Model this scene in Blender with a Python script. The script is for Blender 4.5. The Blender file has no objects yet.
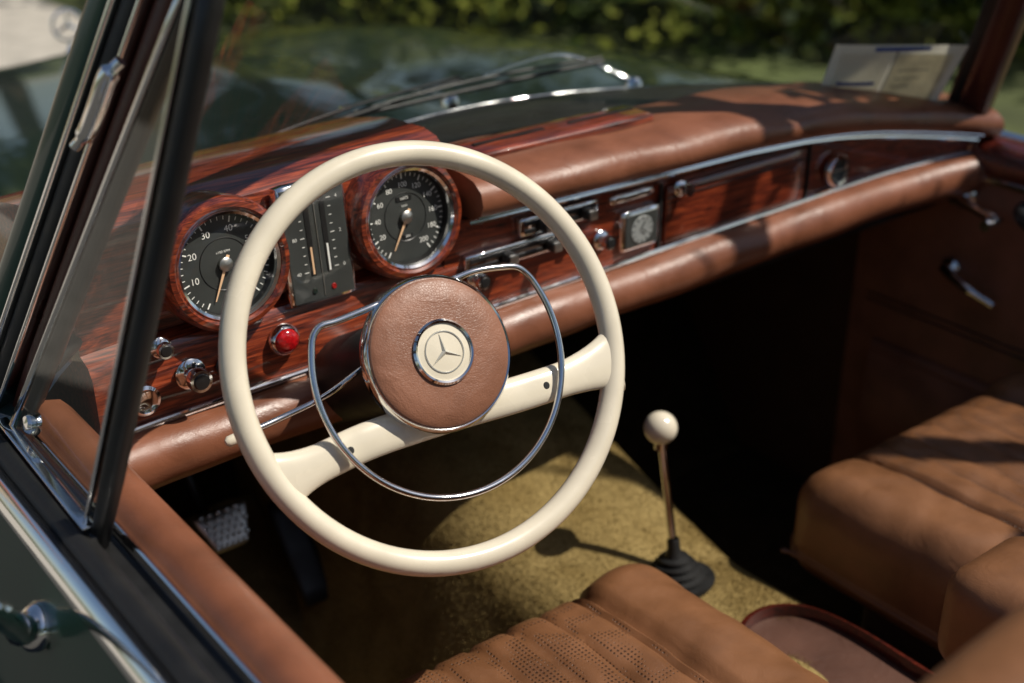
import bpy,bmesh,math,random
from mathutils import Vector,Matrix
random.seed(7)
H=1.6   # height of the working datum above the ground
sc=bpy.context.scene
V=Vector
# ------------------------------------------------------------ materials
def nodes(name):
    m=bpy.data.materials.new(name); m.use_nodes=True
    nt=m.node_tree; b=nt.nodes['Principled BSDF']
    return m,nt,b
def N(nt,t,**k):
    n=nt.nodes.new(t)
    for a,v in k.items(): setattr(n,a,v)
    return n
def coords(nt,scale=(1,1,1)):
    tc=N(nt,'ShaderNodeTexCoord'); mp=N(nt,'ShaderNodeMapping'); mp.inputs['Scale'].default_value=scale
    nt.links.new(tc.outputs['Object'],mp.inputs['Vector']); return mp.outputs['Vector']
def noise(nt,vec,scale,detail=3,dist=0,rough=.5):
    n=N(nt,'ShaderNodeTexNoise'); n.inputs['Scale'].default_value=scale; n.inputs['Detail'].default_value=detail
    n.inputs['Distortion'].default_value=dist; n.inputs['Roughness'].default_value=rough
    nt.links.new(vec,n.inputs['Vector']); return n.outputs['Fac']
def ramp(nt,fac,stops):
    r=N(nt,'ShaderNodeValToRGB'); e=r.color_ramp.elements
    while len(e)<len(stops): e.new(.5)
    for i,(p,c) in enumerate(stops): e[i].position=p; e[i].color=(c[0],c[1],c[2],1)
    nt.links.new(fac,r.inputs['Fac']); return r.outputs['Color']
def bump(nt,b,h,strength,dist,prev=None):
    n=N(nt,'ShaderNodeBump'); n.inputs['Strength'].default_value=strength; n.inputs['Distance'].default_value=dist
    nt.links.new(h,n.inputs['Height'])
    if prev: nt.links.new(prev,n.inputs['Normal'])
    nt.links.new(n.outputs['Normal'],b.inputs['Normal']); return n.outputs['Normal']
def simple(name,col,rough=.5,metal=0,coat=0,var=.12,vs=30,bs=None,bstr=.2,bd=.001,rv=.08):
    m,nt,b=nodes(name); v=coords(nt)
    f=noise(nt,v,vs,3)
    c0=tuple(x*(1-var) for x in col); c1=tuple(min(1,x*(1+var)) for x in col)
    nt.links.new(ramp(nt,f,[(.3,c0),(.7,c1)]),b.inputs['Base Color'])
    r=ramp(nt,f,[(.3,(max(0,rough-rv),)*3),(.7,(rough+rv,)*3)])
    nt.links.new(r,b.inputs['Roughness'])
    b.inputs['Metallic'].default_value=metal; b.inputs['Coat Weight'].default_value=coat; b.inputs['Coat Roughness'].default_value=.05
    if bs: bump(nt,b,noise(nt,v,bs,2),bstr,bd)
    return m
def leather(name,col,perf=False,rough=.40,crease=.13,wr=.3):
    m,nt,b=nodes(name); v=coords(nt)
    f=noise(nt,v,14,5)
    c=ramp(nt,f,[(.25,tuple(x*.62 for x in col)),(.55,col),(.8,tuple(x*1.25 for x in col))])
    vo=N(nt,'ShaderNodeTexVoronoi'); vo.feature='DISTANCE_TO_EDGE'; vo.inputs['Scale'].default_value=380
    nt.links.new(v,vo.inputs['Vector'])
    vr=ramp(nt,vo.outputs['Distance'],[(0,(0,0,0)),(.14,(1,1,1))])
    n1=bump(nt,b,vr,crease,.0005)
    n2=bump(nt,b,noise(nt,v,36,5,1.2),wr,.003,n1)
    if perf:
        v2=N(nt,'ShaderNodeTexVoronoi'); v2.inputs['Scale'].default_value=185; v2.inputs['Randomness'].default_value=0
        nt.links.new(v,v2.inputs['Vector'])
        d=ramp(nt,v2.outputs['Distance'],[(.20,(0,0,0)),(.30,(1,1,1))])
        bump(nt,b,d,.8,.001,n2)
        mx=N(nt,'ShaderNodeMix'); mx.data_type='RGBA'; nt.links.new(d,mx.inputs[0])
        mx.inputs[6].default_value=(col[0]*.2,col[1]*.2,col[2]*.2,1); nt.links.new(c,mx.inputs[7]); c=mx.outputs[2]
    nt.links.new(c,b.inputs['Base Color'])
    nt.links.new(ramp(nt,f,[(.3,(rough-.07,)*3),(.7,(rough+.12,)*3)]),b.inputs['Roughness'])
    return m
def wood(name,dark,mid,light):
    m,nt,b=nodes(name); v=coords(nt,(3.4,38,38))
    f=noise(nt,v,2.0,7,2.6,.66)
    c=ramp(nt,f,[(.35,dark),(.48,mid),(.66,light)])
    v2=coords(nt,(16,620,620)); g=noise(nt,v2,1,2)
    mx=N(nt,'ShaderNodeMix'); mx.data_type='RGBA'; mx.blend_type='MULTIPLY'; mx.inputs[0].default_value=.7
    nt.links.new(c,mx.inputs[6]); nt.links.new(ramp(nt,g,[(.38,(.35,.28,.28)),(.55,(1,1,1))]),mx.inputs[7])
    nt.links.new(mx.outputs[2],b.inputs['Base Color'])
    b.inputs['Roughness'].default_value=.38; b.inputs['Coat Weight'].default_value=1; b.inputs['Coat Roughness'].default_value=.03; b.inputs['Coat IOR'].default_value=1.55
    bump(nt,b,noise(nt,coords(nt),22,2),.12,.002)
    return m
def glassmat(name,base=.04,amp=.7,pw=4,tint=(1,1,1)):
    m=bpy.data.materials.new(name); m.use_nodes=True; nt=m.node_tree; nt.nodes.clear()
    o=N(nt,'ShaderNodeOutputMaterial'); mx=N(nt,'ShaderNodeMixShader'); t=N(nt,'ShaderNodeBsdfTransparent'); g=N(nt,'ShaderNodeBsdfGlossy')
    t.inputs['Color'].default_value=(*tint,1); g.inputs['Roughness'].default_value=.01
    lw=N(nt,'ShaderNodeLayerWeight'); lw.inputs['Blend'].default_value=.5
    p=N(nt,'ShaderNodeMath',operation='POWER'); p.inputs[1].default_value=pw
    q=N(nt,'ShaderNodeMath',operation='MULTIPLY_ADD'); q.inputs[1].default_value=amp; q.inputs[2].default_value=base
    nt.links.new(lw.outputs['Facing'],p.inputs[0]); nt.links.new(p.outputs[0],q.inputs[0]); nt.links.new(q.outputs[0],mx.inputs[0])
    nt.links.new(t.outputs[0],mx.inputs[1]); nt.links.new(g.outputs[0],mx.inputs[2]); nt.links.new(mx.outputs[0],o.inputs[0])
    return m
M_LEATH=leather('brown_leather',(.205,.074,.037),rough=.36)
M_HUBL=leather('hub_leather',(.27,.118,.068),rough=.42,crease=.25,wr=.4)
M_SEAT=leather('seat_leather',(.190,.082,.034),rough=.40)
M_PERF=leather('perforated_leather',(.175,.075,.031),True,rough=.40)
M_DOORL=leather('door_leather',(.22,.085,.045),rough=.5)
M_TRAYL=leather('tray_leather',(.075,.028,.015),rough=.55)
M_WOOD=wood('lacquered_mahogany',(.026,.004,.002),(.165,.024,.008),(.38,.070,.020))
M_WOODD=wood('dark_mahogany',(.02,.003,.002),(.07,.008,.004),(.13,.016,.006))
M_CREAM=simple('cream_bakelite',(.70,.635,.50),.25,coat=.6,var=.07,vs=20,bs=60,bstr=.05)
M_CHROME=simple('chrome',(.85,.85,.85),.10,metal=1,var=.04,rv=.05)
M_BLACK=simple('black_plastic',(.012,.012,.012),.4)
M_RUBBER=simple('black_rubber',(.009,.009,.009),.5,bs=200,bstr=.2)
M_FACE=simple('gauge_face',(.036,.040,.037),.55)
M_WHITE=simple('dial_print',(.9,.9,.84),.6,var=.03)
M_NEEDLE=simple('needle_paint',(.85,.55,.32),.5,var=.03)
M_RED=simple('red_lens',(.38,.006,.008),.15,coat=1,var=.35,vs=300)
M_GREEN=simple('green_paint_darkened',(.004,.014,.009),.3,coat=1,var=.1,vs=6,rv=.04)  # the car's green, colour darkened to offset sun on the hood
M_GREEND=simple('green_paint_lifted',(.010,.055,.036),.3,coat=.5,var=.1,vs=6,rv=.04)  # same green, colour lifted to offset grey reflections on the door
M_BLACKTOP=simple('black_dash_top',(.016,.014,.012),.35,bs=120,bstr=.15)
M_GLASS=glassmat('window_glass',.03,.5,4.5,(.93,.96,.94))
M_LENS=glassmat('gauge_glass',.03,.4,4)
M_VGLASS=glassmat('vent_glass',.03,.45,4,(.82,.86,.83))
M_ALU=simple('brushed_metal',(.55,.54,.5),.35,metal=1,rv=.1)
M_BLUE=simple('blue_print',(.03,.09,.4),.5)
def carpet(name,c0,c1):
    m,nt,b=nodes(name); v=coords(nt)
    f=noise(nt,v,170,3,0,.6); g=noise(nt,v,13,5,.6)
    a=ramp(nt,f,[(.22,c0),(.78,c1)])
    mx=N(nt,'ShaderNodeMix'); mx.data_type='RGBA'; mx.blend_type='MULTIPLY'; mx.inputs[0].default_value=.8
    nt.links.new(a,mx.inputs[6]); nt.links.new(ramp(nt,g,[(.36,(.62,.58,.5)),(.62,(1,1,1))]),mx.inputs[7])
    nt.links.new(mx.outputs[2],b.inputs['Base Color']); b.inputs['Roughness'].default_value=1
    b.inputs['Specular IOR Level'].default_value=.1
    n1=bump(nt,b,f,.5,.003); bump(nt,b,noise(nt,v,60,3),.4,.006,n1); return m
M_CARPET=carpet('olive_carpet',(.21,.150,.055),(.33,.245,.10))
M_CARPETD=carpet('shaded_carpet',(.02,.013,.007),(.05,.035,.016))  # footwell carpet, shade put into its near-black colour
# ------------------------------------------------------------ builders
def group(name,loc):
    e=bpy.data.objects.new(name,None); e.location=(loc[0],loc[1],loc[2]+H); e.empty_display_size=.05
    sc.collection.objects.link(e); return e
def link(o,parent):
    sc.collection.objects.link(o)
    if parent: o.parent=parent; o.matrix_parent_inverse=Matrix.Translation(-parent.location)
    return o
def mk(name,verts,faces,mat,parent=None,smooth=True,M=None,mats=None,fm=None,angle=40):
    me=bpy.data.meshes.new(name)
    vs=[]
    for v in verts:
        v=V(v)
        if M is not None: v=M@v
        vs.append((v.x,v.y,v.z+H))
    me.from_pydata(vs,[],faces); me.validate()
    for m in (mats or [mat]): me.materials.append(m)
    if fm: me.polygons.foreach_set('material_index',fm[:len(me.polygons)])
    bm=bmesh.new(); bm.from_mesh(me)
    bmesh.ops.recalc_face_normals(bm,faces=bm.faces); bm.to_mesh(me); bm.free()
    if smooth:
        me.polygons.foreach_set('use_smooth',[True]*len(me.polygons))
        try: me.set_sharp_from_angle(angle=math.radians(angle))
        except Exception: pass
    return link(bpy.data.objects.new(name,me),parent)
def grid(name,rows,mat,parent=None,M=None,closeu=False,thick=0,**k):
    n=len(rows[0]); vs=[p for r in rows for p in r]; fs=[]
    for i in range(len(rows)-1):
        for j in range(n-1 if not closeu else n):
            a=i*n+j;b=i*n+(j+1)%n; fs.append((a,b,b+n,a+n))
    o=mk(name,vs,fs,mat,parent,M=M,**k)
    if thick:
        s=o.modifiers.new('s','SOLIDIFY'); s.thickness=thick; s.offset=0
    return o
def frames(pts,closed):
    n=len(pts); T=[]
    for i in range(n):
        a=pts[(i-1)%n] if (closed or i>0) else pts[i]; b=pts[(i+1)%n] if (closed or i<n-1) else pts[i]
        T.append((b-a).normalized())
    u=T[0].orthogonal().normalized(); U=[u]
    for i in range(1,n):
        u=U[-1]-T[i]*U[-1].dot(T[i]); U.append(u.normalized())
    return T,U
def tube(name,pts,r,mat,parent=None,closed=False,seg=12,M=None,cap=True):
    pts=[V(p) for p in pts]; T,U=frames(pts,closed); n=len(pts); vs=[];fs=[]
    for i in range(n):
        w=T[i].cross(U[i]); rr=r[i] if isinstance(r,(list,tuple)) else r
        for j in range(seg):
            a=2*math.pi*j/seg; vs.append(pts[i]+(U[i]*math.cos(a)+w*math.sin(a))*rr)
    for i in range(n if closed else n-1):
        for j in range(seg):
            fs.append((i*seg+j,i*seg+(j+1)%seg,((i+1)%n)*seg+(j+1)%seg,((i+1)%n)*seg+j))
    if cap and not closed: fs+= [tuple(range(seg))[::-1],tuple((n-1)*seg+j for j in range(seg))]
    return mk(name,vs,fs,mat,parent,M=M)
def cr(pts,n=8,closed=False):
    pts=[V(p) for p in pts]; out=[]; m=len(pts)
    for i in range(m if closed else m-1):
        g=lambda k: pts[k%m] if closed else pts[max(0,min(m-1,k))]
        p0,p1,p2,p3=g(i-1),g(i),g(i+1),g(i+2)
        for s in range(n):
            t=s/n; out.append(.5*((2*p1)+(p2-p0)*t+(2*p0-5*p1+4*p2-p3)*t*t+(3*p1-p0-3*p2+p3)*t**3))
    if not closed: out.append(pts[-1])
    return out
def lathe(name,prof,mat,parent=None,M=None,seg=64,angle=40):
    vs=[];fs=[];n=len(prof)
    for j in range(seg):
        a=2*math.pi*j/seg
        for r,z in prof: vs.append((max(r,1e-5)*math.cos(a),max(r,1e-5)*math.sin(a),z))
    for j in range(seg):
        k=(j+1)%seg
        for i in range(n-1): fs.append((j*n+i,k*n+i,k*n+i+1,j*n+i+1))
    return mk(name,vs,fs,mat,parent,M=M,angle=angle)
def box(name,c,s,mat,parent=None,M=None,bev=0,rot=None):
    R=rot or Matrix.Identity(4); vs=[]
    for x in(-.5,.5):
        for y in(-.5,.5):
            for z in(-.5,.5): vs.append(V(c)+(R@V((x*s[0],y*s[1],z*s[2]))))
    fs=[(0,1,3,2),(4,6,7,5),(0,4,5,1),(2,3,7,6),(0,2,6,4),(1,5,7,3)]
    o=mk(name,vs,fs,mat,parent,M=M,smooth=False)
    if bev:
        b=o.modifiers.new('b','BEVEL'); b.width=bev; b.segments=3
        o.data.polygons.foreach_set('use_smooth',[True]*6)
    return o
def prism(name,prof,a0,a1,mat,parent=None,axis='x',n=1,f=None,bev=0,angle=35,closed=True):
    """extrude a closed profile; axis x: prof=(y,z); axis y: prof=(x,z)"""
    rows=[];m=len(prof)
    for i in range(n+1):
        t=a0+(a1-a0)*i/n
        for p in prof:
            dy,dz=(f(t,p) if f else (0,0))
            rows.append((t,p[0]+dy,p[1]+dz) if axis=='x' else (p[0]+dy,t,p[1]+dz))
    fs=[]
    for i in range(n):
        for j in range(m if closed else m-1):
            fs.append((i*m+j,i*m+(j+1)%m,(i+1)*m+(j+1)%m,(i+1)*m+j))
    if closed: fs+=[tuple(range(m)),tuple(n*m+j for j in range(m))[::-1]]
    o=mk(name,rows,fs,mat,parent,angle=angle)
    if bev:
        b=o.modifiers.new('b','BEVEL'); b.width=bev; b.segments=3
    return o
def rbox(name,c,s,r,mat,parent=None,M=None,cuts=16,fn=None,mats=None,mf=None):
    bm=bmesh.new(); bmesh.ops.create_cube(bm,size=2)
    bmesh.ops.subdivide_edges(bm,edges=bm.edges,cuts=cuts,use_grid_fill=True)
    hs=V(s)/2
    for v in bm.verts:
        p=V((v.co.x*hs.x,v.co.y*hs.y,v.co.z*hs.z))
        q=V([max(-(hs[i]-r),min(hs[i]-r,p[i])) for i in range(3)]); d=p-q
        if d.length>0: p=q+d.normalized()*r
        if fn: p=fn(p,hs)
        v.co=p+V(c)
    vs=[v.co.copy() for v in bm.verts]; fs=[tuple(v.index for v in f.verts) for f in bm.faces]
    fm=None
    if mf: fm=[mf(f.calc_center_median()-V(c)) for f in bm.faces]
    bm.free()
    return mk(name,vs,fs,mat,parent,M=M,mats=mats,fm=fm,angle=60)
def text(s,loc,size,mat,parent,M,name='numeral'):
    c=bpy.data.curves.new(name,'FONT'); c.body=s; c.size=size; c.align_x='CENTER'; c.align_y='CENTER'; c.materials.append(mat); c.fill_mode='FRONT'
    o=bpy.data.objects.new(name,c); sc.collection.objects.link(o)
    W=Matrix.Translation((0,0,H))@M@Matrix.Translation(loc)
    o.parent=parent; o.matrix_parent_inverse=Matrix.Translation(-parent.location); o.matrix_basis=W
    return o
def circ(r,n=64,z=0,a0=0,a1=360,c=(0,0)):
    return [(c[0]+r*math.cos(math.radians(a0+(a1-a0)*i/n)),c[1]+r*math.sin(math.radians(a0+(a1-a0)*i/n)),z) for i in range(n)]
def face_driver(x,y,z,tilt=8): return Matrix.Translation((x,y,z))@Matrix.Rotation(math.radians(90-tilt),4,'X')
def interp(T,x):
    if x<=T[0][0]: return T[0][1]
    for (a,za),(b,zb) in zip(T,T[1:]):
        if x<=b: return za+(zb-za)*(x-a)/(b-a)
    return T[-1][1]
# ------------------------------------------------------------ steering wheel
nrm=V((-.106,-.864,.49)).normalized(); e1=V((.9925,-.122,0)).normalized(); e2=nrm.cross(e1)
WC=V((.619,.930,-.5635))+e1*.0140+e2*.0020
WM=Matrix.Translation(WC)@Matrix((( e1.x,e2.x,nrm.x,0),(e1.y,e2.y,nrm.y,0),(e1.z,e2.z,nrm.z,0),(0,0,0,1)))
sw=group('steering_wheel',WC)
tube('rim',circ(.1988,128),.0124,M_CREAM,sw,closed=True,seg=24,M=WM)
def bar(name,path,hw,ht,mat,parent,M):
    rows=[]; P=cr(path,8); n=len(P)
    for i,p in enumerate(P):
        a=P[max(0,i-1)];b=P[min(n-1,i+1)]; t=(b-a).normalized(); s=V((-t.y,t.x,0)).normalized(); u=i/(n-1)
        w=hw(u); h=ht(u); rows.append([p+s*w*math.copysign(abs(math.cos(k))**.7,math.cos(k))+V((0,0,1))*h*math.sin(k) for k in [2*math.pi*j/24 for j in range(24)]])
    return grid(name,rows,mat,parent,M=M,closeu=True)
hw=lambda u:.0180+.016*(max(0,abs(2*u-1)-.62)/.38)**2
bar('spoke_bar',[(-.185,-.0765,0),(-.14,-.069,.001),(-.085,-.061,.002),(0,-.058,.002),(.072,-.058,.002),(.13,-.056,.001),(.193,-.051,0)],hw,lambda u:.0095,M_CREAM,sw,WM)
for px,py in((-.112,-.065),(.103,-.057)): lathe('spoke_bolt',[(0,.0115),(.003,.0115),(.0042,.0105),(.0045,.006)],M_BLACK,sw,M=WM@Matrix.Translation((px,py,0)),seg=16)
HM=WM@Matrix.Translation((-.0060,.001,-.007))
lathe('hub_shell',[(.040,-.05),(.056,-.03),(.066,-.005),(.070,.014),(.072,.022)],M_BLACK,sw,M=HM)
lathe('hub_chrome_ring',[(.070,.012),(.0755,.016),(.0765,.022),(.0755,.029),(.073,.0325),(.0705,.031)],M_CHROME,sw,M=HM,seg=96)
lathe('hub_leather_pad',[(.0715,.029),(.0705,.033),(.067,.0355),(.05,.0375),(.031,.0385),(.0,.0385)],M_HUBL,sw,M=HM,seg=96)
lathe('emblem_ring',[(.0315,.037),(.0315,.0405),(.0295,.0425),(.0275,.0415),(.0272,.039)],M_CHROME,sw,M=HM)
lathe('emblem_disc',[(.0275,.0398),(.02,.0408),(.0,.0412)],M_CREAM,sw,M=HM)
lathe('emblem_inner_ring',[(.0205,.0405),(.0200,.0418),(.0192,.0418),(.0187,.0405)],M_ALU,sw,M=HM)
M_EMB=simple('emblem_silver',(.62,.6,.52),.45,metal=.5)
sv=[(0,0,.0435)];sf=[]
for k in range(6):
    a=math.radians(90+60*k+4); r=.0185 if k%2==0 else .0026
    sv.append((r*math.cos(a),r*math.sin(a),.0413))
for k in range(6): sf.append((0,1+k,1+(k+1)%6))
mk('emblem_star',sv,sf,M_EMB,sw,M=HM,smooth=False)
ring=[];R=.1295
for i in range(100):
    a=155+ (385-155)*i/99; ring.append((R*math.cos(math.radians(a)),R*math.sin(math.radians(a)),.024))
cx0=R*math.cos(math.radians(25));cy0=R*math.sin(math.radians(25))
ring+= [(cx0-.010,cy0+.012,.024),(cx0-.026,cy0+.0165,.024),(.06,.0745,.024),(.03,.072,.022),(-.03,.070,.022),(-.06,.0665,.024),(-cx0+.026,cy0+.0085,.024),(-cx0+.010,cy0+.008,.024)]
keep=ring[:100:3]+ring[100:]
tube('horn_ring',cr(keep,4,True),.0034,M_CHROME,sw,closed=True,seg=14,M=HM@Matrix.Translation((.003,-.008,0))@Matrix.Rotation(math.radians(2),4,'Z'))
lathe('steering_column',[(.036,-.045),(.04,-.06),(.04,-.1),(.048,-.12),(.05,-.35)],M_BLACK,sw,M=WM,seg=40)
lathe('column_collar',[(.042,-.062),(.045,-.066),(.045,-.084),(.042,-.088)],M_CHROME,sw,M=WM,seg=40)
tube('indicator_stalk',cr([(.62,1.03,-.605),(.55,1.0,-.608),(.50,1.0,-.616),(.457,.998,-.619)],6),.0032,M_CHROME,sw)
tube('indicator_tip',[(.460,.998,-.6185),(.452,.9975,-.6195),(.441,.997,-.6205),(.438,.997,-.621)],[.004,.0055,.0055,.003],M_CREAM,sw)
# ------------------------------------------------------------ dashboard
dash=group('dashboard',(1.07,1.2,-.6))
DROP=[(.83,0),(1.09,-.011),(1.30,-.019),(1.42,-.028),(1.50,-.038),(1.58,-.052),(1.66,-.068),(1.76,-.088),(1.84,-.105)]
def dd(x,p=None):
    y=-.45*max(0,x-1.56)**2-1.2*max(0,.44-x)**2
    return (y,.020*(x-.75))
def ddu(x,p=None):
    y,z=dd(x); return (y,z+interp(DROP,x))
def ddf(x,p): return ddu(x) if p[1]>-.6 else dd(x)
prism('wood_fascia',[(1.15,-.66),(1.154,-.537),(1.22,-.537),(1.22,-.66)],.80,1.80,M_WOOD,dash,n=40,f=ddf)
prism('wood_instrument_panel',[(1.15,-.66),(1.152,-.59),(1.160,-.578),(1.178,-.572),(1.182,-.47),(1.187,-.455),(1.20,-.446),(1.225,-.442),(1.30,-.447),(1.40,-.47),(1.40,-.66)],.372,.826,M_WOOD,dash,n=12,f=dd)
cc=lambda y,z,ry,rz,n:[(y+ry*math.cos(2*math.pi*k/n),z+rz*math.sin(2*math.pi*k/n)) for k in range(n)]
prism('chrome_trim_low',cc(1.146,-.6565,.0038,.0038,10),.36,1.82,M_CHROME,dash,n=40,f=dd)
prism('lower_padded_roll',cc(1.142,-.6915,.032,.0315,20),.355,1.825,M_LEATH,dash,n=40,f=lambda x,p:(dd(x)[0]+.0012*math.sin(x*37),dd(x)[1]+.0012*math.sin(x*23+p[1]*40)),angle=60)
prism('chrome_trim_high',cc(1.147,-.5395,.0045,.0045,10),.832,1.81,M_CHROME,dash,n=40,f=ddu)
prism('chrome_trim_pad',cc(1.128,-.5285,.0020,.0020,8),.832,1.80,M_CHROME,dash,n=40,f=ddu)
roll=[(1.16,-.534),(1.138,-.533),(1.124,-.525),(1.118,-.512),(1.122,-.498),(1.136,-.488),(1.16,-.4835),(1.20,-.481),(1.262,-.482),(1.268,-.492),(1.26,-.534)]
prism('upper_padded_roll',roll,.832,1.83,M_LEATH,dash,n=60,f=lambda x,p:(ddu(x)[0]+.001*math.sin(x*41+1),ddu(x)[1]+(.0016*math.sin(x*29+p[0]*30) if p[1]>-.51 else 0)),angle=60)
rows=[]
bc=lambda x:1.48-.33*((x-1.07)/.735)**2
for i in range(41):
    x=.345+1.45*i/40; y0=min(1.25,bc(x)-.01); y1=bc(x); z0=-.487+ddu(x)[1]-.004 if x>.83 else -.487
    z1=-.522-.02*((x-1.07)/.735)**2
    rows.append([(x,y0+(y1-y0)*t,z0+(min(z1,z0)-z0)*t) for t in(0,.25,.5,.75,1)])
grid('black_top_pad',rows,M_BLACKTOP,dash,thick=.004)
rbox('wood_defroster_panel',(1.02,1.218,-.482),(.29,.060,.014),.005,M_WOOD,dash,cuts=4)
for k in range(2): box('defroster_slot',(.95+.15*k,1.222,-.4745),(.11,.006,.0015),M_BLACK,dash)
prism('under_dash_panel',[(1.16,-.70),(1.17,-.74),(1.5,-.80),(1.55,-.70)],.36,1.82,M_BLACK,dash)
rbox('glovebox_lid',(1.29,1.1485,-.603),(.275,.008,.080),.003,M_WOOD,dash,cuts=6)
box('lid_groove',(1.29,1.144,-.578),(.274,.0016,.0018),M_BLACK,dash)
box('panel_joint',(1.438,1.1485,-.602),(.004,.004,.085),M_BLACK,dash); box('panel_joint',(1.144,1.1485,-.602),(.004,.004,.09),M_BLACK,dash)
def knob(name,x,z,r,parent,mat=M_CHROME,y=1.149,cap=None,d=.02):
    M=face_driver(x,y,z,4)
    lathe(name,[(r*1.25,0),(r*1.3,.002),(r*1.1,.004),(r*.55,.006),(r*.55,d*.5),(r*.95,d*.6),(r,d*.8),(r*.92,d),(0,d*1.02)],mat,parent,M=M,seg=32)
    if cap: lathe(name+'_cap',[(r*.7,d*1.01),(r*.6,d*1.08),(0,d*1.1)],cap,parent,M=M,seg=24)
knob('glovebox_knob',1.176,-.568,.009,dash,y=1.146)
knob('radio_knob',1.041,-.610,.010,dash,cap=M_BLACK)
knob('choke_knob',.842,-.611,.010,dash,cap=M_BLACK)
knob('light_switch',.474,-.621,.013,dash,cap=M_BLACK,d=.028)
knob('wiper_switch',.514,-.624,.009,dash,mat=M_BLACK,d=.022)
knob('fog_switch',.446,-.582,.009,dash,cap=M_BLACK,d=.015)
lathe('ignition_lock',[(.0165,0),(.0165,.004),(.013,.006),(.009,.004),(0,.004)],M_CHROME,dash,M=face_driver(.421,1.148,-.634,4),seg=32)
wl=group('warning_lamp',(.584,1.14,-.617))
lathe('bezel',[(.018,0),(.0175,.005),(.0145,.008),(.0135,.006)],M_CHROME,wl,M=face_driver(.584,1.149,-.614,4),seg=40)
lathe('red_lens',[(.014,.005),(.0135,.009),(.011,.012),(.006,.014),(0,.0145)],M_RED,wl,M=face_driver(.584,1.149,-.614,4),seg=40)
hc=group('heater_controls',(.93,1.145,-.565))
for zz,xc,wd in((-.562,.968,.125),(-.590,.912,.175)):
    rbox('slot_frame',(xc,1.148,zz),(wd,.012,.025),.004,M_CHROME,hc,cuts=5)
    for q in(-1,1): box('slot',(xc,1.1415,zz+q*.0050),(wd-.012,.002,.0048),M_BLACK,hc)
    for xx in (xc-.03,xc+.038):
        rbox('lever',(xx,1.133,zz),(.016,.016,.014),.004,M_BLACK,hc,cuts=4)
        rbox('lever_tip',(xx,1.124,zz),(.012,.003,.011),.001,M_ALU,hc,cuts=2)
rbox('ashtray_pull',(1.085,1.143,-.558),(.075,.010,.012),.004,M_CHROME,hc,cuts=4)
ck=group('dashboard_clock',(1.105,1.145,-.607))
rbox('case',(1.105,1.148,-.608),(.068,.012,.056),.005,M_CHROME,ck,cuts=6)
box('face',(1.105,1.1412,-.608),(.055,.0015,.044),M_FACE,ck)
CM=face_driver(1.105,1.1403,-.608,0)
lathe('dial',[(.019,0),(.0185,.0006),(0,.0006)],simple('dial_grey',(.30,.32,.31),.5),ck,M=CM,seg=48)
for k in range(12):
    a=k*math.pi/6; box('hour_mark',(.0158*math.sin(a),.0158*math.cos(a),.0012),(.001,.004,.0004),M_BLACK,ck,M=CM,rot=Matrix.Rotation(-a,4,'Z'))
box('hand',(0,.006,.0018),(.0012,.013,.0004),M_BLACK,ck,M=CM,rot=Matrix.Rotation(-.6,4,'Z')); box('hand',(.003,-.002,.0022),(.0016,.009,.0004),M_BLACK,ck,M=CM,rot=Matrix.Rotation(-2.2,4,'Z'))
vt=group('air_vent',(1.51,1.145,-.61))
VM=face_driver(1.498,1.146,-.610,2)
lathe('vent_ring',[(.0245,0),(.0245,.006),(.022,.009),(.018,.008),(.017,.003)],M_CHROME,vt,M=VM)
lathe('vent_core',[(.017,.003),(.012,.002),(0,.002)],M_FACE,vt,M=VM); box('vent_vane',(0,0,.004),(.033,.003,.002),M_ALU,vt,M=VM)
def gauge(name,cx,labels,a0,a1,needle,minor,unit,ts):
    g=group(name,(cx,1.14,-.513)); M=face_driver(cx,1.15,-.513,8)
    lathe('wood_pod',[(.071,-.06),(.0715,-.006),(.070,.004),(.0665,.010),(.0615,.011),(.0585,.008),(.058,-.01)],M_WOOD,g,M=M,seg=96)
    lathe('bezel',[(.0588,-.004),(.0588,.0065),(.0565,.009),(.0535,.007),(.0525,.003)],M_CHROME,g,M=M,seg=96)
    lathe('inner_wall',[(.053,.004),(.0515,-.005)],M_BLACK,g,M=M)
    lathe('dial_face',[(.053,-.0055),(.03,-.0055),(0,-.0055)],M_FACE,g,M=M)
    M=M@Matrix.Translation((0,0,.005))
    lathe('dial_groove',[(.028,-.0104),(.0275,-.0098),(.0268,-.0104)],M_BLACK,g,M=M)
    vs=[];fs=[]
    n=(len(labels)-1)*minor
    for i in range(n+1):
        a=math.radians(a0+(a1-a0)*i/n); big=i%minor==0; r0=.0435 if big else .0462; w=.0008 if big else .00045
        for rr,s in((r0,-1),(.050,-1),(.050,1),(r0,1)):
            vs.append((rr*math.cos(a)-s*w*math.sin(a),rr*math.sin(a)+s*w*math.cos(a),-.0098))
        b=4*i; fs.append((b,b+1,b+2,b+3))
    mk('tick_marks',vs,fs,M_WHITE,g,M=M,smooth=False)
    for i,l in enumerate(labels):
        if not l: continue
        a=math.radians(a0+(a1-a0)*i/(len(labels)-1))
        text(l,(.0370*math.cos(a),.0370*math.sin(a),-.0097),ts,M_WHITE,g,M)
    text(unit,(0,.013,-.0097),.0038,M_WHITE,g,M)
    na=math.radians(needle); R=Matrix.Rotation(na,4,'Z')
    mk('needle',[(-.010,-.0018,0),(-.010,.0018,0),(.040,.0006,0),(.040,-.0006,0),(0,.0018,.001),(0,-.0018,.001)],[(0,1,4,5),(5,4,2,3)],M_NEEDLE,g,M=M@Matrix.Translation((0,0,-.008))@R,smooth=False)
    lathe('needle_hub',[(.0075,-.0095),(.0075,-.006),(.0055,-.0045),(0,-.004)],M_ALU,g,M=M,seg=32)
    lathe('glass',[(.0535,.000),(.03,.0006),(0,.0008)],M_LENS,g,M=M)
    return g,M
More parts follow.
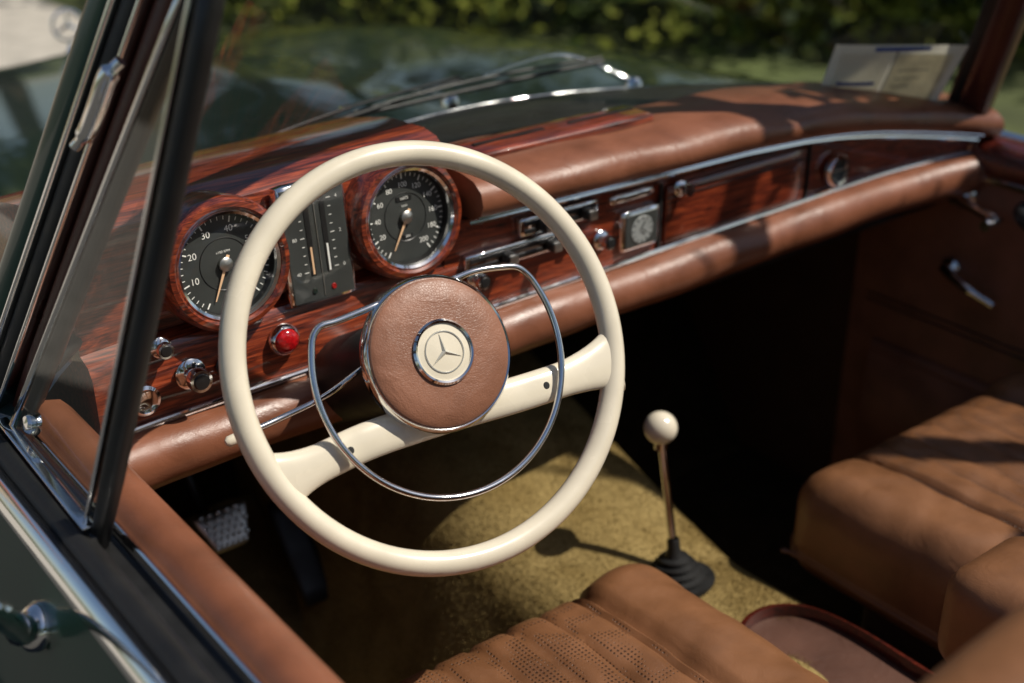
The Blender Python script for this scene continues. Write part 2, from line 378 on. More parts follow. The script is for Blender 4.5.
g1,GM1=gauge('tachometer',.528,['','10','20','30','40','50','60',''],238,-48,245,5,'x100 RPM',.0098)
g2,GM2=gauge('speedometer',.7508,['','20','40','60','80','100','120','140','160','180','200'],236,-56,240,4,'km/h',.0082)
box('odometer',(0,.0215,-.0102),(.02,.005,.0015),M_BLACK,g2,M=GM2); text('16372',(0,.0215,-.0092),.0045,M_WHITE,g2,GM2)
box('trip_meter',(0,-.022,-.0102),(.013,.0045,.0015),M_BLACK,g2,M=GM2); text('204',(0,-.022,-.0092),.0042,M_WHITE,g2,GM2)
cs=group('instrument_cluster',(.637,1.15,-.515)); CMx=face_driver(.637,1.160,-.517,8)
rbox('frame',(0,0,-.004),(.084,.134,.02),.006,M_CHROME,cs,M=CMx,cuts=6)
box('panel',(0,0,.0052),(.074,.124,.003),M_FACE,cs,M=CMx)
box('divider',(0,0,.0072),(.0008,.118,.0008),M_ALU,cs,M=CMx)
for sx in(-1,1):
    box('window_slot',(sx*.010,.008,.007),(.006,.085,.0008),M_BLACK,cs,M=CMx)
    for i in range(9): box('mark',(sx*.0185,-.03+.0095*i,.0072),(.005 if i%4==0 else .003,.0007,.0005),M_WHITE,cs,M=CMx)
    for i,l in enumerate(('40','80','120') if sx<0 else ('0','2','4')): text(l,(sx*.028,-.03+.038*i,.0074),.0055,M_WHITE,cs,CMx)
    box('level_bar',(sx*.010,-.018,.0078),(.0022,.03,.0005),M_NEEDLE if sx<0 else M_WHITE,cs,M=CMx)
    lathe('tell_tale',[(.0035,.0065),(.0026,.008),(0,.008)],M_RED if sx>0 else M_GREEN,cs,M=CMx@Matrix.Translation((sx*.012,-.052,0)),seg=20)
box('glass',(0,0,.0105),(.074,.124,.0006),M_LENS,cs,M=CMx)
# ------------------------------------------------------------ wind screen & frame
ws=group('windshield',(1.07,1.35,-.35))
def wsp(s,t,off=0):
    b=V((1.07+.735*s,1.48-.33*s*s,-.53-.04*s*s)); tp=V((1.07+.55*s,1.13-.18*s*s,-.13-.02*s*s))
    return b.lerp(tp,t)
S=[-1+2*i/32 for i in range(33)]
grid('glass_pane',[[wsp(s,t/8) for t in range(9)] for s in S],M_GLASS,ws)
tube('base_rubber',[wsp(s,0)+V((0,0,.002)) for s in S],.010,M_RUBBER,ws)
tube('base_chrome',[wsp(s,0)+V((0,.013,.008)) for s in S],.003,M_CHROME,ws)
tube('header_frame',[wsp(s,1) for s in S],.022,M_LEATH,ws)
MP=leather('pillar_leather',(.07,.016,.010),rough=.3)
def slab(name,p0,p1,across,w,th,mat,parent):
    p0,p1=V(p0),V(p1); d=(p1-p0).normalized(); a=V(across); a=(a-d*a.dot(d)).normalized(); c=d.cross(a)
    R=Matrix(((a.x,c.x,d.x,0),(a.y,c.y,d.y,0),(a.z,c.z,d.z,0),(0,0,0,1)))
    return rbox(name,(0,0,0),(w,th,(p1-p0).length),min(w,th)*.42,mat,parent,M=Matrix.Translation((p0+p1)/2)@R,cuts=6)
slab('pillar_trim_right',(1.83,1.16,-.64),(1.645,.94,-.13),(1,.3,0),.055,.05,MP,ws)
slab('pillar_chrome_right',(1.802,1.178,-.62),(1.618,.958,-.13),(1,.3,0),.006,.02,M_BLACK,ws)
pa=(.3,-.92,0)
b0,b1=V((.30,1.2,-.63)),V((.455,.985,-.13))
for nm,s,w,mt,dep in(('pillar_paint_left',-.052,.034,M_GREEND,0),('pillar_chrome_left',-.030,.006,M_CHROME,-.004),('pillar_rubber_left',-.014,.026,M_RUBBER,0),('pillar_chrome_inner',.003,.005,M_CHROME,-.004),('pillar_trim_left',.020,.026,MP,.004)):
    o=V(pa)*s+V((dep,0,0)); slab(nm,b0+o,b1+o,pa,w,.03,mt,ws)
def wiper(p0,p1,piv,mid):
    g=group('windshield_wiper',((V(p0)+V(p1))/2)[:])
    a,b=V(p0),V(p1)
    tube('blade_rubber',cr([a,a.lerp(b,.5)+V((0,.004,0)),b],8),.0035,M_RUBBER,g)
    tube('blade_spine',cr([a+V((0,.004,.005)),a.lerp(b,.5)+V((0,.006,.012)),b+V((0,.004,.005))],8),.0022,M_BLACK,g)
    tube('arm',cr([V(piv),V(mid),a.lerp(b,.5)+V((0,.008,.014))],10),[.005]*4+[.0034]*17,M_CHROME,g)
    lathe('pivot',[(.014,0),(.013,.015),(.007,.022),(0,.023)],M_CHROME,g,M=Matrix.Translation(V(piv)-V((0,0,.012))),seg=24)
wiper((.64,1.43,-.505),(1.10,1.53,-.492),(1.13,1.60,-.54),(1.05,1.58,-.51))
wiper((.90,1.50,-.503),(1.33,1.475,-.488),(1.43,1.51,-.545),(1.32,1.56,-.493))
rs=group('document_sleeve',(1.65,1.2,-.49))
def thin(name,col,var=.1,vs=12):
    m,nt,b=nodes(name); c=ramp(nt,noise(nt,coords(nt),vs,3),[(.3,tuple(x*(1-var) for x in col)),(.7,col)])
    nt.links.new(c,b.inputs['Base Color']); b.inputs['Roughness'].default_value=.45
    t=N(nt,'ShaderNodeBsdfTranslucent'); nt.links.new(c,t.inputs['Color']); mx=N(nt,'ShaderNodeMixShader'); mx.inputs[0].default_value=.5
    o=[n for n in nt.nodes if n.type=='OUTPUT_MATERIAL'][0]
    nt.links.new(b.outputs[0],mx.inputs[1]); nt.links.new(t.outputs[0],mx.inputs[2]); nt.links.new(mx.outputs[0],o.inputs[0]); return m
A,B,C,D=V((1.575,1.262,-.555)),V((1.728,1.150,-.555)),V((1.712,1.095,-.448)),V((1.550,1.210,-.445))
def patch(name,u0,u1,v0,v1,off,mat):
    n=(B-A).cross(D-A).normalized()
    if n.y>0: n=-n
    rows=[]
    for i in range(9):
        u=u0+(u1-u0)*i/8; rows.append([A.lerp(B,u).lerp(D.lerp(C,u),v)+n*(off+.004*math.sin(u*6.3)*math.sin(v*3)) for v in [v0+(v1-v0)*j/6 for j in range(7)]])
    return grid(name,rows,mat,rs)
patch('sleeve',0,1,0,1,0,thin('paper_sleeve',(.85,.80,.66))); patch('card',.06,.46,.1,.9,.002,thin('card',(.92,.90,.8))); patch('card_b',.5,.93,.12,.86,.002,thin('card_b',(.85,.80,.62),.3,40))
patch('blue_band',.3,.72,.93,.99,.004,M_BLUE); patch('blue_print',.1,.4,.40,.46,.004,M_BLUE); patch('fold',.475,.49,0,1,.004,simple('fold',(.3,.28,.2),.5))
for k in range(3): patch('print_line',.55,.55+.25-.05*k,.6-.13*k,.615-.13*k,.004,simple('grey_print',(.2,.2,.2),.6))
# ------------------------------------------------------------ car body
car=group('convertible_car',(1.07,1.5,-1.0))
ZC=[(1.1,-.565),(1.5,-.57),(2.0,-.60),(2.6,-.66),(3.0,-.725),(3.2,-.80),(3.3,-.95),(3.34,-1.15),(3.32,-1.36)]
zc=lambda y:interp(ZC,y)
rows=[]
ys=[1.12+.08*i for i in range(24)]+[3.05,3.12,3.2,3.25,3.3,3.325,3.34]
for y in ys:
    row=[]; k=1 if y<3.1 else max(.72,1-(y-3.1)*.8)
    row+=[(1.07-.86*k,y,-1.36),(1.07-.89*k,y,min(-1.1,zc(y)-.1)),(1.07-.885*k,y,min(-.85,zc(y)-.06))]
    for i in range(25):
        s=-1+2*i/24
        row.append((1.07+.86*k*s,y,zc(y)-.02*s*s-.075*s**8-(.012 if .60<abs(s)<.64 else 0)+.012*max(0,1-abs(s)*6)))
    row+=[(1.07+.885*k,y,min(-.85,zc(y)-.06)),(1.07+.89*k,y,min(-1.1,zc(y)-.1)),(1.07+.86*k,y,-1.36)]
    row=[(x,max(yy,bc(min(1.80,max(.34,x)))+.015),z) if abs(x-1.07)<.74 else (x,yy,z) for x,yy,z in row]
    rows.append(row)
grid('hood_and_fenders',rows,M_GREEN,car,angle=80)
prism('door_skin',[(.205,-1.36),(.185,-1.1),(.192,-.88),(.212,-.74),(.232,-.66),(.240,-.632),(.262,-.632),(.262,-1.36)],-.3,1.14,M_GREEND,car,axis='y',n=20,angle=50)
prism('belt_chrome',[(.236,-.634),(.240,-.622),(.248,-.616),(.256,-.62),(.257,-.634)],-.3,1.2,M_CHROME,car,axis='y',angle=60)
prism('belt_rubber',[(.257,-.64),(.258,-.618),(.268,-.612),(.279,-.618),(.280,-.64)],-.3,1.2,M_RUBBER,car,axis='y',angle=60)
prism('window_slot_channel',[(.280,-.66),(.281,-.632),(.299,-.632),(.300,-.66)],-.3,1.2,M_BLACK,car,axis='y')
prism('inner_chrome',[(.299,-.635),(.300,-.622),(.303,-.620),(.306,-.622),(.307,-.635)],-.3,1.16,M_CHROME,car,axis='y',angle=60)
prism('door_top_leather',[(.307,-.66),(.308,-.628),(.316,-.617),(.33,-.613),(.345,-.617),(.354,-.628),(.357,-.65),(.357,-1.36),(.300,-1.36)],-.3,1.17,M_LEATH,car,axis='y',angle=60)
rd=group('passenger_door',(1.83,.6,-.9))
prism('door_panel',[(1.80,-1.05),(1.802,-.66),(1.810,-.645),(1.835,-.640),(1.86,-.637),(1.87,-.65),(1.93,-.70),(1.96,-1.0),(1.93,-1.36),(1.80,-1.36)],-.3,1.31,M_DOORL,rd,axis='y',angle=60)
prism('wood_cap',[(1.798,-.665),(1.796,-.635),(1.806,-.618),(1.83,-.612),(1.86,-.616),(1.866,-.632),(1.84,-.636),(1.81,-.642)],-.3,1.12,M_WOODD,rd,axis='y',angle=60)
prism('cap_chrome',[(1.794,-.668),(1.794,-.674),(1.801,-.676),(1.801,-.664)],-.3,1.12,M_CHROME,rd,axis='y',angle=60)
prism('belt_chrome',[(1.868,-.632),(1.872,-.618),(1.882,-.615),(1.892,-.63),(1.89,-.65)],-.3,1.3,M_CHROME,rd,axis='y',angle=60)
prism('door_pocket',[(1.80,-1.02),(1.785,-1.03),(1.78,-1.2),(1.80,-1.25)],.3,1.25,M_DOORL,rd,axis='y',angle=60)
prism('pocket_piping',[(1.796,-1.012),(1.786,-1.016),(1.784,-1.024),(1.796,-1.024)],.3,1.25,M_DOORL,rd,axis='y',angle=60)
for k in range(2): prism('panel_seam',[(1.8005,-.93-.012*k),(1.7985,-.932-.012*k),(1.8005,-.934-.012*k)],.2,1.28,M_BLACK,rd,axis='y')
wc=group('window_crank',(1.79,1.1,-.71)); RX=Matrix.Translation((1.80,1.12,-.705))@Matrix.Rotation(math.radians(-90),4,'Y')
lathe('boss',[(.026,0),(.026,.006),(.02,.012),(.013,.016),(.012,.028),(0,.03)],M_CHROME,wc,M=RX,seg=40)
tube('arm',cr([(1.776,1.12,-.705),(1.768,1.095,-.707),(1.762,1.06,-.711),(1.758,1.03,-.715)],6),.0085,M_CHROME,wc)
tube('grip',[(1.757,1.027,-.715),(1.74,1.027,-.715),(1.722,1.027,-.715)],[.009,.012,.009],M_CHROME,wc)
dh=group('door_handle',(1.79,1.08,-.85))
lathe('boss',[(.018,0),(.018,.006),(.012,.012),(0,.014)],M_CHROME,dh,M=Matrix.Translation((1.80,1.12,-.835))@Matrix.Rotation(math.radians(-90),4,'Y'),seg=32)
tube('lever',cr([(1.785,1.125,-.832),(1.775,1.10,-.838),(1.772,1.06,-.85),(1.776,1.02,-.862)],6),[.009]*7+[.0085]*6+[.007]*6,M_CHROME,dh)
gh=group('grab_handle',(1.79,.9,-.72)); tube('strap',cr([(1.80,1.01,-.70),(1.765,.99,-.70),(1.755,.92,-.73),(1.765,.85,-.79),(1.80,.83,-.82)],6),.013,M_BLACK,gh)
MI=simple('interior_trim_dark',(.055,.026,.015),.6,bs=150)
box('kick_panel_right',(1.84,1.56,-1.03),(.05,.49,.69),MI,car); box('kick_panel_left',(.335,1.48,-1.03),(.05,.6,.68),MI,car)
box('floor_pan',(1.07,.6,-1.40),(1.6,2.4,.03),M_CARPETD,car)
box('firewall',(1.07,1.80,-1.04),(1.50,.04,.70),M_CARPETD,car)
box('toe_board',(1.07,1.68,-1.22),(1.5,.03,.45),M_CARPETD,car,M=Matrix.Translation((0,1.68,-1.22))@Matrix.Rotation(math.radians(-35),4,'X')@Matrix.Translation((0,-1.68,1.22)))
def zt(y): 
    return -1.065 if y<1.0 else -1.065+.33*(y-1.0)**1.15
rows=[]
for i in range(120):
    y=.2+1.6*i/119; z=zt(y); w=1+.35*max(0,y-1.1)
    P=[(-.42,-1.375),(-.35,-1.34),(-.27,-1.23),(-.215,z-.10),(-.185,z-.045),(-.14,z-.012),(-.07,z),(0,z+.003),(.06,z),(.10,z-.014),(.125,z-.05),(.14,z-.12),(.17,-1.3),(.2,-1.375)]
    rows.append([p+V((0,0,.006*math.sin(y*21+p.x*13)*math.sin(p.x*29))) for p in cr([(1.07+a*w,y,b) for a,b in P],7)])
tn=grid('transmission_tunnel_carpet',rows,M_CARPET,car,angle=180)
vs=[];fs=[]
for _ in range(90000):
    i=random.randint(42,108); j=random.randint(6,len(rows[0])-22)
    a,b,c=rows[i][j],rows[i+1][j],rows[i][j+1]; p=a+(b-a)*random.random()+(c-a)*random.random()
    n=(c-a).cross(b-a).normalized()
    if n.z<0: n=-n
    d=(n+V((random.gauss(0,.3),random.gauss(0,.3),random.gauss(0,.2)))).normalized(); s=V((random.gauss(0,1),random.gauss(0,1),0)).normalized()*.0007
    k=len(vs); vs+=[p-s,p+s,p+d*random.uniform(.0015,.0035)]; fs.append((k,k+1,k+2))
mk('carpet_pile',vs,fs,M_CARPET,car,smooth=False)
rows=[]
for i in range(20):
    y=.4+1.25*i/19; rows.append([(.36+.4*j/10,y,-1.372+max(0,y-1.35)*.8+.006*math.sin(j*2.1+y*9)) for j in range(11)])
grid('driver_floor_mat',rows,carpet('olive_mat',(.10,.070,.026),(.19,.14,.06)),car)
prism('rear_deck',[(-.3,-.62),(-.9,-.62),(-1.6,-.66),(-1.9,-.75),(-1.95,-1.36),(-.3,-1.36)],.20,1.94,M_GREEN,car,bev=.04)
rbox('rear_bench',(1.07,-.12,-1.05),(1.36,.45,.5),.08,M_SEAT,car,cuts=8)
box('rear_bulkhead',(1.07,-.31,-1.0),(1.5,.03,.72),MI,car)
for x in(.27,1.87):
    for y in(2.5,-1.0):
        Mw=Matrix.Translation((x,y,-1.28))@Matrix.Rotation(math.radians(90),4,'Y')
        lathe('tyre',[(.20,-.08),(.29,-.085),(.32,-.06),(.32,.06),(.29,.085),(.20,.08)],M_RUBBER,car,M=Mw,seg=40)
        lathe('hub_cap',[(.20,.07),(.17,.09),(.1,.1),(0,.1)],M_CHROME,car,M=Mw@(Matrix.Rotation(math.pi,4,'X') if x<1 else Matrix.Identity(4)),seg=40)
ho=group('hood_ornament',(1.07,3.07,-.70))
tube('ring',[(1.07+.036*math.cos(a),3.07,-.672+.036*math.sin(a)) for a in [k*math.pi/16 for k in range(32)]],.0035,M_CHROME,ho,closed=True,seg=8)
for a in(90,210,330): tube('point',[(1.07,3.07,-.672),(1.07+.034*math.cos(math.radians(a)),3.07,-.672+.034*math.sin(math.radians(a)))],[.005,.002],M_CHROME,ho,seg=8)
lathe('foot',[(.02,0),(.012,.02),(.005,.03),(.004,.05)],M_CHROME,ho,M=Matrix.Translation((1.07,3.07,-.755)),seg=16)
# vent window
vw=group('vent_window',(.33,1.0,-.42))
pb,pt=V((.282,.925,-.635)),V((.400,.824,-.14)); fb,ft=V((.288,1.15,-.628)),V((.412,.88,-.15))
slab('rear_post',pb,pt,(.35,-.9,0),.018,.018,M_RUBBER,vw)
slab('rear_post_chrome',pb+V((-.006,.013,0)),pt+V((-.006,.013,0)),(.35,-.9,0),.004,.014,M_CHROME,vw)
slab('front_frame',fb,ft,(.35,-.9,0),.007,.014,M_CHROME,vw)
slab('front_gasket',fb+V((.003,-.013,0)),ft+V((.003,-.013,0)),(.35,-.9,0),.014,.010,M_RUBBER,vw)
slab('bottom_frame',fb+V((0,.01,.004)),pb+V((0,-.01,.014)),(0,0,1),.014,.016,M_RUBBER,vw)
slab('bottom_chrome',fb+V((-.004,.01,.014)),pb+V((-.004,0,.024)),(0,0,1),.003,.012,M_CHROME,vw)
mk('glass',[fb+V((0,0,.012)),pb+V((0,0,.012)),pt,ft],[(0,1,2,3)],M_VGLASS,vw)
tube('mirror_reflection',cr([(.352,1.035,-.325),(.360,1.022,-.31),(.367,1.008,-.285),(.374,.998,-.262),(.383,.99,-.25)],5),[.005]*4+[.0085]*13+[.005]*4,M_CHROME,vw)  # chrome capsule shaped to stand in for a mirror's reflection
lathe('catch',[(.011,0),(.011,.006),(.007,.012),(0,.013)],M_CHROME,vw,M=Matrix.Translation((.30,1.10,-.598))@Matrix.Rotation(math.radians(-70),4,'Y'),seg=24)
sm=group('side_mirror',(.2,.88,-.62))
lathe('base',[(.021,-.004),(.021,.004),(.016,.010),(.009,.014),(.007,.02),(0,.021)],M_CHROME,sm,M=Matrix.Translation((.222,.925,-.685))@Matrix.Rotation(math.radians(-62),4,'Y'),seg=40)
tube('arm',cr([(.218,.925,-.682),(.205,.905,-.668),(.19,.87,-.63),(.165,.82,-.575),(.13,.80,-.53)],8),[.013]*9+[.0105]*12+[.008]*12,M_CHROME,sm)
lathe('head',[(0,-.03),(.03,-.022),(.048,-.006),(.052,.006),(.049,.01),(0,.011)],M_CHROME,sm,M=Matrix.Translation((.10,.79,-.505))@Matrix.Rotation(math.radians(100),4,'X'),seg=48)
# ------------------------------------------------------------ gear lever, pedals, console
gl=group('gear_shift_lever',(1.07,1.03,-.96))
tube('shaft',[(1.07,1.008,-1.06),(1.07,1.03,-.955),(1.07,1.051,-.865)],[.0065,.0055,.005],M_CHROME,gl)
sp=[(.0225*math.sin(a),-.0225*math.cos(a)) for a in [k*math.pi/20 for k in range(21)]]
lathe('knob',sp,M_CREAM,gl,M=Matrix.Translation((1.07,1.052,-.852)),seg=40)
lathe('knob_collar',[(.009,-.03),(.009,-.02)],M_CHROME,gl,M=Matrix.Translation((1.07,1.05,-.852)),seg=20)
pr=[(.056,-.012),(.054,0)]
for k in range(4):
    r=.043-.007*k; z=.002+.008*k; pr+=[(r-.006,z),(r,z+.0025),(r-.001,z+.005),(r-.009,z+.007)]
pr+=[(.009,.044),(.0085,.056),(.007,.060)]
lathe('rubber_boot',pr,M_RUBBER,gl,M=Matrix.Translation((1.07,1.008,-1.066))@Matrix.Rotation(math.radians(-8),4,'X'),seg=48)
def pedal(name,x,y,z):
    g=group(name,(x,y,z)); M=Matrix.Translation((x,y,z))@Matrix.Rotation(math.radians(48),4,'X')
    rbox('pad',(0,0,0),(.066,.058,.012),.005,M_ALU,g,M=M,cuts=6,fn=lambda p,hs:V((p.x*(1+.28*p.y/hs.y),p.y,p.z)))
    for i in range(6):
        for j in range(6):
            yy=-.023+.0092*j; xx=(-.026+.0104*i+(.003 if j%2 else -.002))*(1+.28*yy/.029)
            if abs(xx)<.031: lathe('stud',[(.0038,0),(.0030,.003),(0,.0033)],M_ALU,g,M=M@Matrix.Translation((xx,yy,.006)),seg=4)
    tube('pedal_arm',cr([(x,y,z),(x,y+.05,z-.02),(x,y+.12,z+.05),(x,y+.17,z+.3)],6),.008,M_BLACK,g)
pedal('brake_pedal',.60,1.40,-1.0); pedal('clutch_pedal',.47,1.42,-1.0)
gp=group('accelerator_pedal',(.76,1.5,-1.15)); rbox('pad',(0,0,0),(.05,.17,.012),.005,M_RUBBER,gp,M=Matrix.Translation((.76,1.5,-1.16))@Matrix.Rotation(math.radians(50),4,'X'),cuts=6)
ct=group('centre_console_tray',(1.08,.78,-1.03))
path=[(.995,.50),(.993,.68),(.998,.78),(1.013,.835),(1.043,.865),(1.08,.873),(1.115,.862),(1.143,.83),(1.156,.77),(1.158,.68),(1.155,.50)]
P=cr([(a,b,-1.052) for a,b in path],6)
ce=V((1.075,.68,-1.052))
rows=[[p+V((0,0,-.02)),p+V((0,0,.008)),p+(ce-p).normalized()*.007+V((0,0,.010)),p+(ce-p).normalized()*.010+V((0,0,-.03)),p+V((0,0,-.05))] for p in P]
grid('wood_surround',[[*r,r[0]] for r in rows],M_WOODD,ct,angle=30)
mk('tray_leather',[(p.x,p.y,-1.059) for p in P],[tuple(range(len(P)))],M_TRAYL,ct,smooth=False)
rbox('armrest',(1.10,.42,-.86),(.15,.36,.13),.035,M_SEAT,ct,cuts=12)
# ------------------------------------------------------------ seats
def seat(x0,x1,side):
    cx=(x0+x1)/2; g=group('car_seat',(cx,.55,-.95)); w=x1-x0
    pw=.050
    lim=w/2-.12
    def pleat(px,lim):
        if abs(px)>lim: return 0
        k=((px+lim)/pw)%1; return -(max(0,1-min(k,1-k)*6.5))**2*.011
    def fn(p,hs):
        q=p.copy()
        if p.z>0: q.z+= .013*(1-(p.x/hs.x)**4)*max(0,1-(p.y/hs.y)**2)
        a=max(0,(abs(p.x)-lim)/.12); q.z+=.009*4*a*(1-a)*(1 if p.z>0 else 0)
        d=pleat(p.x,lim)-.010*math.exp(-((abs(p.x)-lim)/.006)**2)
        if p.z>hs.z*.4: q.z+=d
        if p.y>hs.y*.8 and p.z>-hs.z*.3: q.y+=d
        if abs(p.z+hs.z*.45)<.006 and (abs(p.y)>hs.y*.9 or abs(p.x)>hs.x*.9): q=q+V((p.x/hs.x*.003,p.y/hs.y*.003,0))
        wv=math.sin(p.x*31+p.y*17)*math.sin(p.y*23-p.x*9)*.003+.0014*math.sin(p.x*70+3*math.sin(p.y*30))*math.sin(p.y*48+p.x*20)
        q.z+=wv*(1 if p.z>0 else 0)
        return q
    rbox('cushion',(cx,.665,-1.010),(w,.58,.155),.050,None,g,cuts=76,fn=fn,mats=[M_SEAT,M_PERF],mf=lambda c:1 if abs(c.x)<lim-.003 and c.z>.03 else 0)
    zp=-.958; zf=-1.045
    loop=[(cx-w/2+.02,.93,zf),(cx,.956,zf),(cx+w/2-.02,.93,zf),(cx+w/2+.001,.90,zf),(cx+w/2+.001,.45,zf)]
    tube('piping',cr([(cx-w/2-.001,.45,zf),(cx-w/2-.001,.90,zf)]+loop,6),.0032,M_SEAT,g,seg=8)
    box('seat_base',(cx,.62,-1.22),(w-.08,.44,.29),MI,g,bev=.02)
    for sx in(-1,1): box('seat_rail',(cx+sx*(w/2-.08),.65,-1.365),(.03,.6,.03),M_BLACK,g)
    def fb2(p,hs):
        q=p.copy(); d=pleat(p.x,lim)-.009*math.exp(-((abs(p.x)-lim)/.006)**2)
        if p.y>0: q.y+=.015*(1-(p.x/hs.x)**2)+ (d if p.z<hs.z*.7 else 0)
        q.z+= .0 if p.z<0 else -.05*(p.x/hs.x)**4
        return q
    BM=Matrix.Translation((cx,.29,-.73))@Matrix.Rotation(math.radians(12),4,'X')
    rbox('backrest',(0,0,0),(w-.01,.13,.52),.06,None,g,M=BM,cuts=50,fn=fb2,mats=[M_SEAT,M_PERF],mf=lambda c:1 if abs(c.x)<lim-.003 and c.y>.03 and c.z<.18 else 0)
seat(.40,.955,1); seat(1.215,1.77,-1)
# ------------------------------------------------------------ setting
def sheet(name,x0,x1,y0,y1,z,mat):
    return mk(name,[(x0,y0,z),(x1,y0,z),(x1,y1,z),(x0,y1,z)],[(0,1,2,3)],mat,None,smooth=False)
M_GRASS=simple('grass_ground',(.06,.075,.02),.9,var=.6,vs=1.5)
M_PAVE=simple('pale_gravel',(.42,.39,.34),.9,var=.2,vs=8)
M_ASPH=simple('asphalt',(.055,.053,.048),.85,var=.3,vs=60)
sheet('ground',-300,300,-300,300,-1.604,M_GRASS)
sheet('driveway',-12,2.7,4.6,22,-1.60,M_PAVE)
sheet('added_road',-12,2.9,-14,4.6,-1.60,M_ASPH)  # dark surface added around the car to cut pale reflections in the door
def leafmat(name):
    m,nt,b=nodes(name); v=coords(nt)
    f=noise(nt,v,1.7,2); c=ramp(nt,f,[(.38,(.012,.024,.004)),(.48,(.06,.095,.014)),(.57,(.27,.29,.04))])
    nt.links.new(c,b.inputs['Base Color']); b.inputs['Roughness'].default_value=.75; b.inputs['Specular IOR Level'].default_value=.25
    t=N(nt,'ShaderNodeBsdfTranslucent'); nt.links.new(c,t.inputs['Color']); mx=N(nt,'ShaderNodeMixShader'); mx.inputs[0].default_value=.35
    o=[n for n in nt.nodes if n.type=='OUTPUT_MATERIAL'][0]
    nt.links.new(b.outputs[0],mx.inputs[1]); nt.links.new(t.outputs[0],mx.inputs[2]); nt.links.new(mx.outputs[0],o.inputs[0]); return m
M_LEAF=leafmat('leaf_green'); M_BARK=simple('bark',(.12,.08,.05),.9,vs=20,bs=40,bstr=.6,bd=.02)
def leaves(name,blobs,n,size,parent=None):
    vs=[];fs=[]
    tot=sum(b[3]*b[4]*b[5] for b in blobs)
    for b in blobs:
        for _ in range(int(n*b[3]*b[4]*b[5]/tot)):
            d=V((random.gauss(0,1),random.gauss(0,1),random.gauss(0,1))).normalized()*(random.random()**.45)
            c=V((b[0]+d.x*b[3],b[1]+d.y*b[4],b[2]+d.z*b[5]))
            if c.z<-1.6: continue
            a=V((random.gauss(0,1),random.gauss(0,1),random.gauss(0,1))).normalized(); q=a.orthogonal().normalized(); s=size*random.uniform(.6,1.4)
            k=len(vs); vs+=[c-a*s,c+q*s*.45,c+a*s,c-q*s*.45]; fs.append((k,k+1,k+2,k+3))
    return mk(name,vs,fs,M_LEAF,parent,smooth=False)
bl=[]
line=[(3.0,8.2),(3.5,6.6),(4.1,5.3),(4.9,4.1),(5.8,3.0),(6.6,1.6)]
for i in range(60):
    t=i/59*4.999; k=int(t); f=t-k; x=line[k][0]*(1-f)+line[k+1][0]*f; y=line[k][1]*(1-f)+line[k+1][1]*f
    o=random.uniform(0,2.2); r=random.uniform(.3,.55)+.25*o; bl.append((x+o*.75,y+o*.65,-1.6+r*random.uniform(.5,1.0),r,r,r*random.uniform(.9,1.3)))
leaves('shrub_hedge',bl,46000,.05)
def tree(x,y,h,r,n=6000):
    g=group('leafy_tree',(x,y,-1.6+h/2))
    tube('trunk',cr([(x,y,-1.65),(x+.1,y,-1.6+h*.3),(x-.1,y+.1,-1.6+h*.55),(x,y,-1.6+h*.8)],5),[.22-.011*i for i in range(16)],M_BARK,g,seg=10)
    B=[]
    for k in range(9):
        a=k*2.4; rr=r*random.uniform(.3,.8); p=(x+rr*math.cos(a),y+rr*math.sin(a),-1.6+h*random.uniform(.35,.95))
        tube('limb',[(x,y,-1.6+h*.42),((x+p[0])/2,(y+p[1])/2,-1.6+h*.58),p],[.08,.05,.02],M_BARK,g,seg=6)
        B.append((*p,r*.5,r*.5,r*.45))
    leaves('crown',B,n,.16,g)
for x,y,h,r in((5.2,11,7.5,3.2),(8.5,9,8,3.2),(11.5,6,7,3),(9,15,10,4),(14,10,9,3.8),(4.5,16,10,3.5),(13,1,8,3.5)): tree(x,y,h,r)
for x,y,h,r in((-6,-13,8,3.6),(-1,-15,8.5,3.8),(4,-14,8,3.6),(9,-13,7.5,3.4),(-11,-9,8,3.6)): tree(x,y,h,r,4500)  # unseen trees added behind the camera to darken reflections and sky fill
# unseen tree added so its low bough casts shadow bars on dash and seat
Sd=V((.45,-.38,.80)).normalized()
yt=group('added_shade_tree',(4.3,-2.3,.3))
tube('trunk',cr([(4.3,-2.3,-1.65),(4.25,-2.25,-.6),(4.35,-2.35,.5),(4.25,-2.2,1.6),(4.3,-2.3,2.9)],5),[.10-.0035*i for i in range(21)],M_BARK,yt,seg=12)
q1=V((1.33,1.13,-.50))+Sd*1.5; q2=V((1.50,.78,-.93))+Sd*1.9
bough=cr([(4.3,-2.28,-.1),(3.4,-1.2,.3),q2,q1,q1+V((-.10,.42,.05)),q1+V((-.14,.75,.02))],8)
tube('bough',bough,[.048-.0008*i for i in range(len(bough))],M_BARK,yt,seg=8)
tw=[]
for k,i in enumerate((14,17,19,22,29,33)):
    p=bough[i]; d=V((.28 if k%2 else -.12,.10,.22)); 
    tube('twig',[p,p+d*.5+V((0,0,.03)),p+d],[.009,.006,.003],M_BARK,yt,seg=6)
    if k%2: tw.append((*(p+d),.13,.13,.09))
tw+=[(*(V((1.36,.60,-.93))+Sd*2.0),.10,.07,.06),(4.2,-2.2,2.6,.9,.9,.7),(4.7,-2.8,2.2,.8,.8,.6)]
vs=[];fs=[]
for b in tw:
    for _ in range(60 if b[3]<.3 else 500):
        d=V((random.gauss(0,1),random.gauss(0,1),random.gauss(0,1))).normalized()*random.random()**.5
        c=V((b[0]+d.x*b[3],b[1]+d.y*b[4],b[2]+d.z*b[5])); a=V((random.gauss(0,1),random.gauss(0,1),random.gauss(0,1))).normalized(); q=a.orthogonal().normalized(); s=random.uniform(.025,.045)
        k=len(vs); vs+=[c-a*s,c+q*s*.5,c+a*s,c-q*s*.5]; fs.append((k,k+1,k+2,k+3))
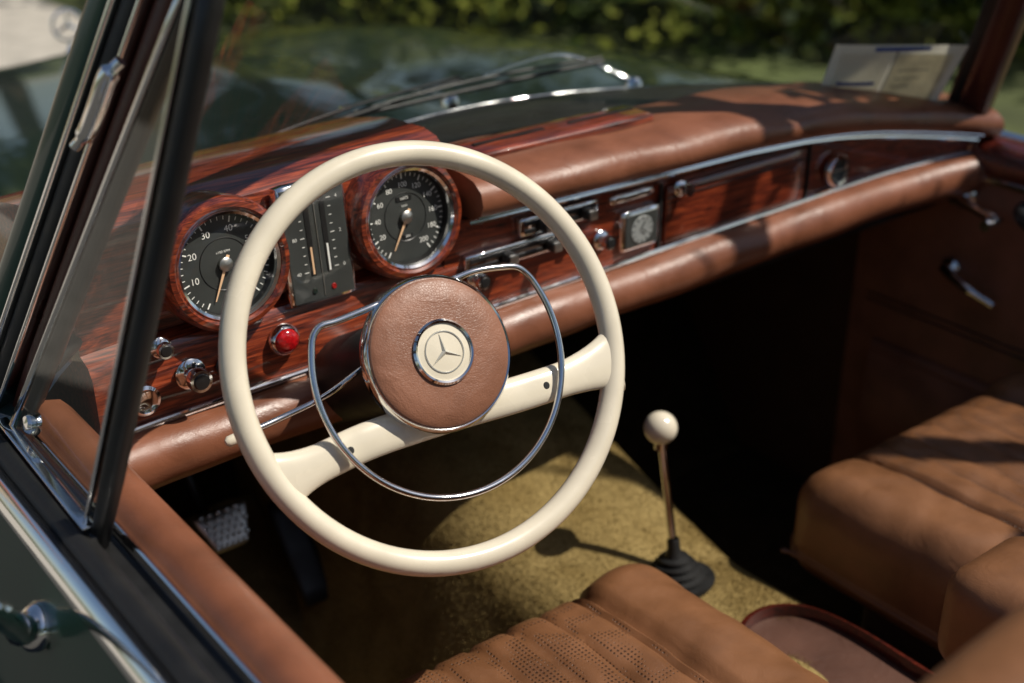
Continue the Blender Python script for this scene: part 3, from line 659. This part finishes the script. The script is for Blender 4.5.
mk('foliage',vs,fs,M_LEAF,yt,smooth=False)
hs=group('stucco_house',(-1,18,1.5)); M_ST=simple('beige_stucco',(.55,.44,.30),.9,var=.12,vs=3,bs=40); M_TILE=simple('roof_tile',(.25,.09,.05),.8,bs=12,bstr=.6,bd=.03)
box('walls',(-3,20,1.2),(13,7,5.6),M_ST,hs)
prism('roof',[(16.1,4.0),(20,6.2),(23.9,4.0)],-9.9,3.9,M_TILE,hs)
M_WF=simple('window_white',(.7,.7,.66),.5)
for k in range(4):
    for zz in(0,2.5):
        if k==1 and zz==0: continue
        xx=-7.8+3.2*k; box('window_frame',(xx,16.47,zz),(1.2,.08,1.4),M_WF,hs); box('window_pane',(xx,16.42,zz),(1.0,.03,1.2),M_BLACK,hs)
box('door',(-4.6,16.46,-.5),(1.1,.08,2.2),M_BARK,hs)
# ------------------------------------------------------------ light, sky, camera
L=bpy.data.lights.new('sun','SUN'); L.energy=5.0; L.angle=math.radians(.5); L.color=(1,.93,.82)
lo=bpy.data.objects.new('sun',L); sc.collection.objects.link(lo); lo.rotation_euler=Sd.to_track_quat('Z','Y').to_euler(); lo.location=(5,-3,8)
w=bpy.data.worlds.new('World'); sc.world=w; w.use_nodes=True; nt=w.node_tree
bg=nt.nodes['Background']; sky=nt.nodes.new('ShaderNodeTexSky'); sky.sky_type='NISHITA'; sky.sun_disc=False
sky.sun_elevation=math.asin(Sd.z); sky.sun_rotation=math.atan2(Sd.x,Sd.y); nt.links.new(sky.outputs[0],bg.inputs['Color']); bg.inputs['Strength'].default_value=.075
cam=bpy.data.cameras.new('camera'); co=bpy.data.objects.new('camera',cam); sc.collection.objects.link(co); sc.camera=co
co.location=(0,0,H); co.rotation_euler=(math.radians(64),0,math.radians(-38)); cam.lens=45.7; cam.sensor_width=36; cam.clip_end=1000; cam.clip_start=.02
cam.dof.use_dof=True; cam.dof.focus_distance=1.28; cam.dof.aperture_fstop=3.0
sc.view_settings.view_transform='Standard'; sc.view_settings.look='None'; sc.view_settings.exposure=0
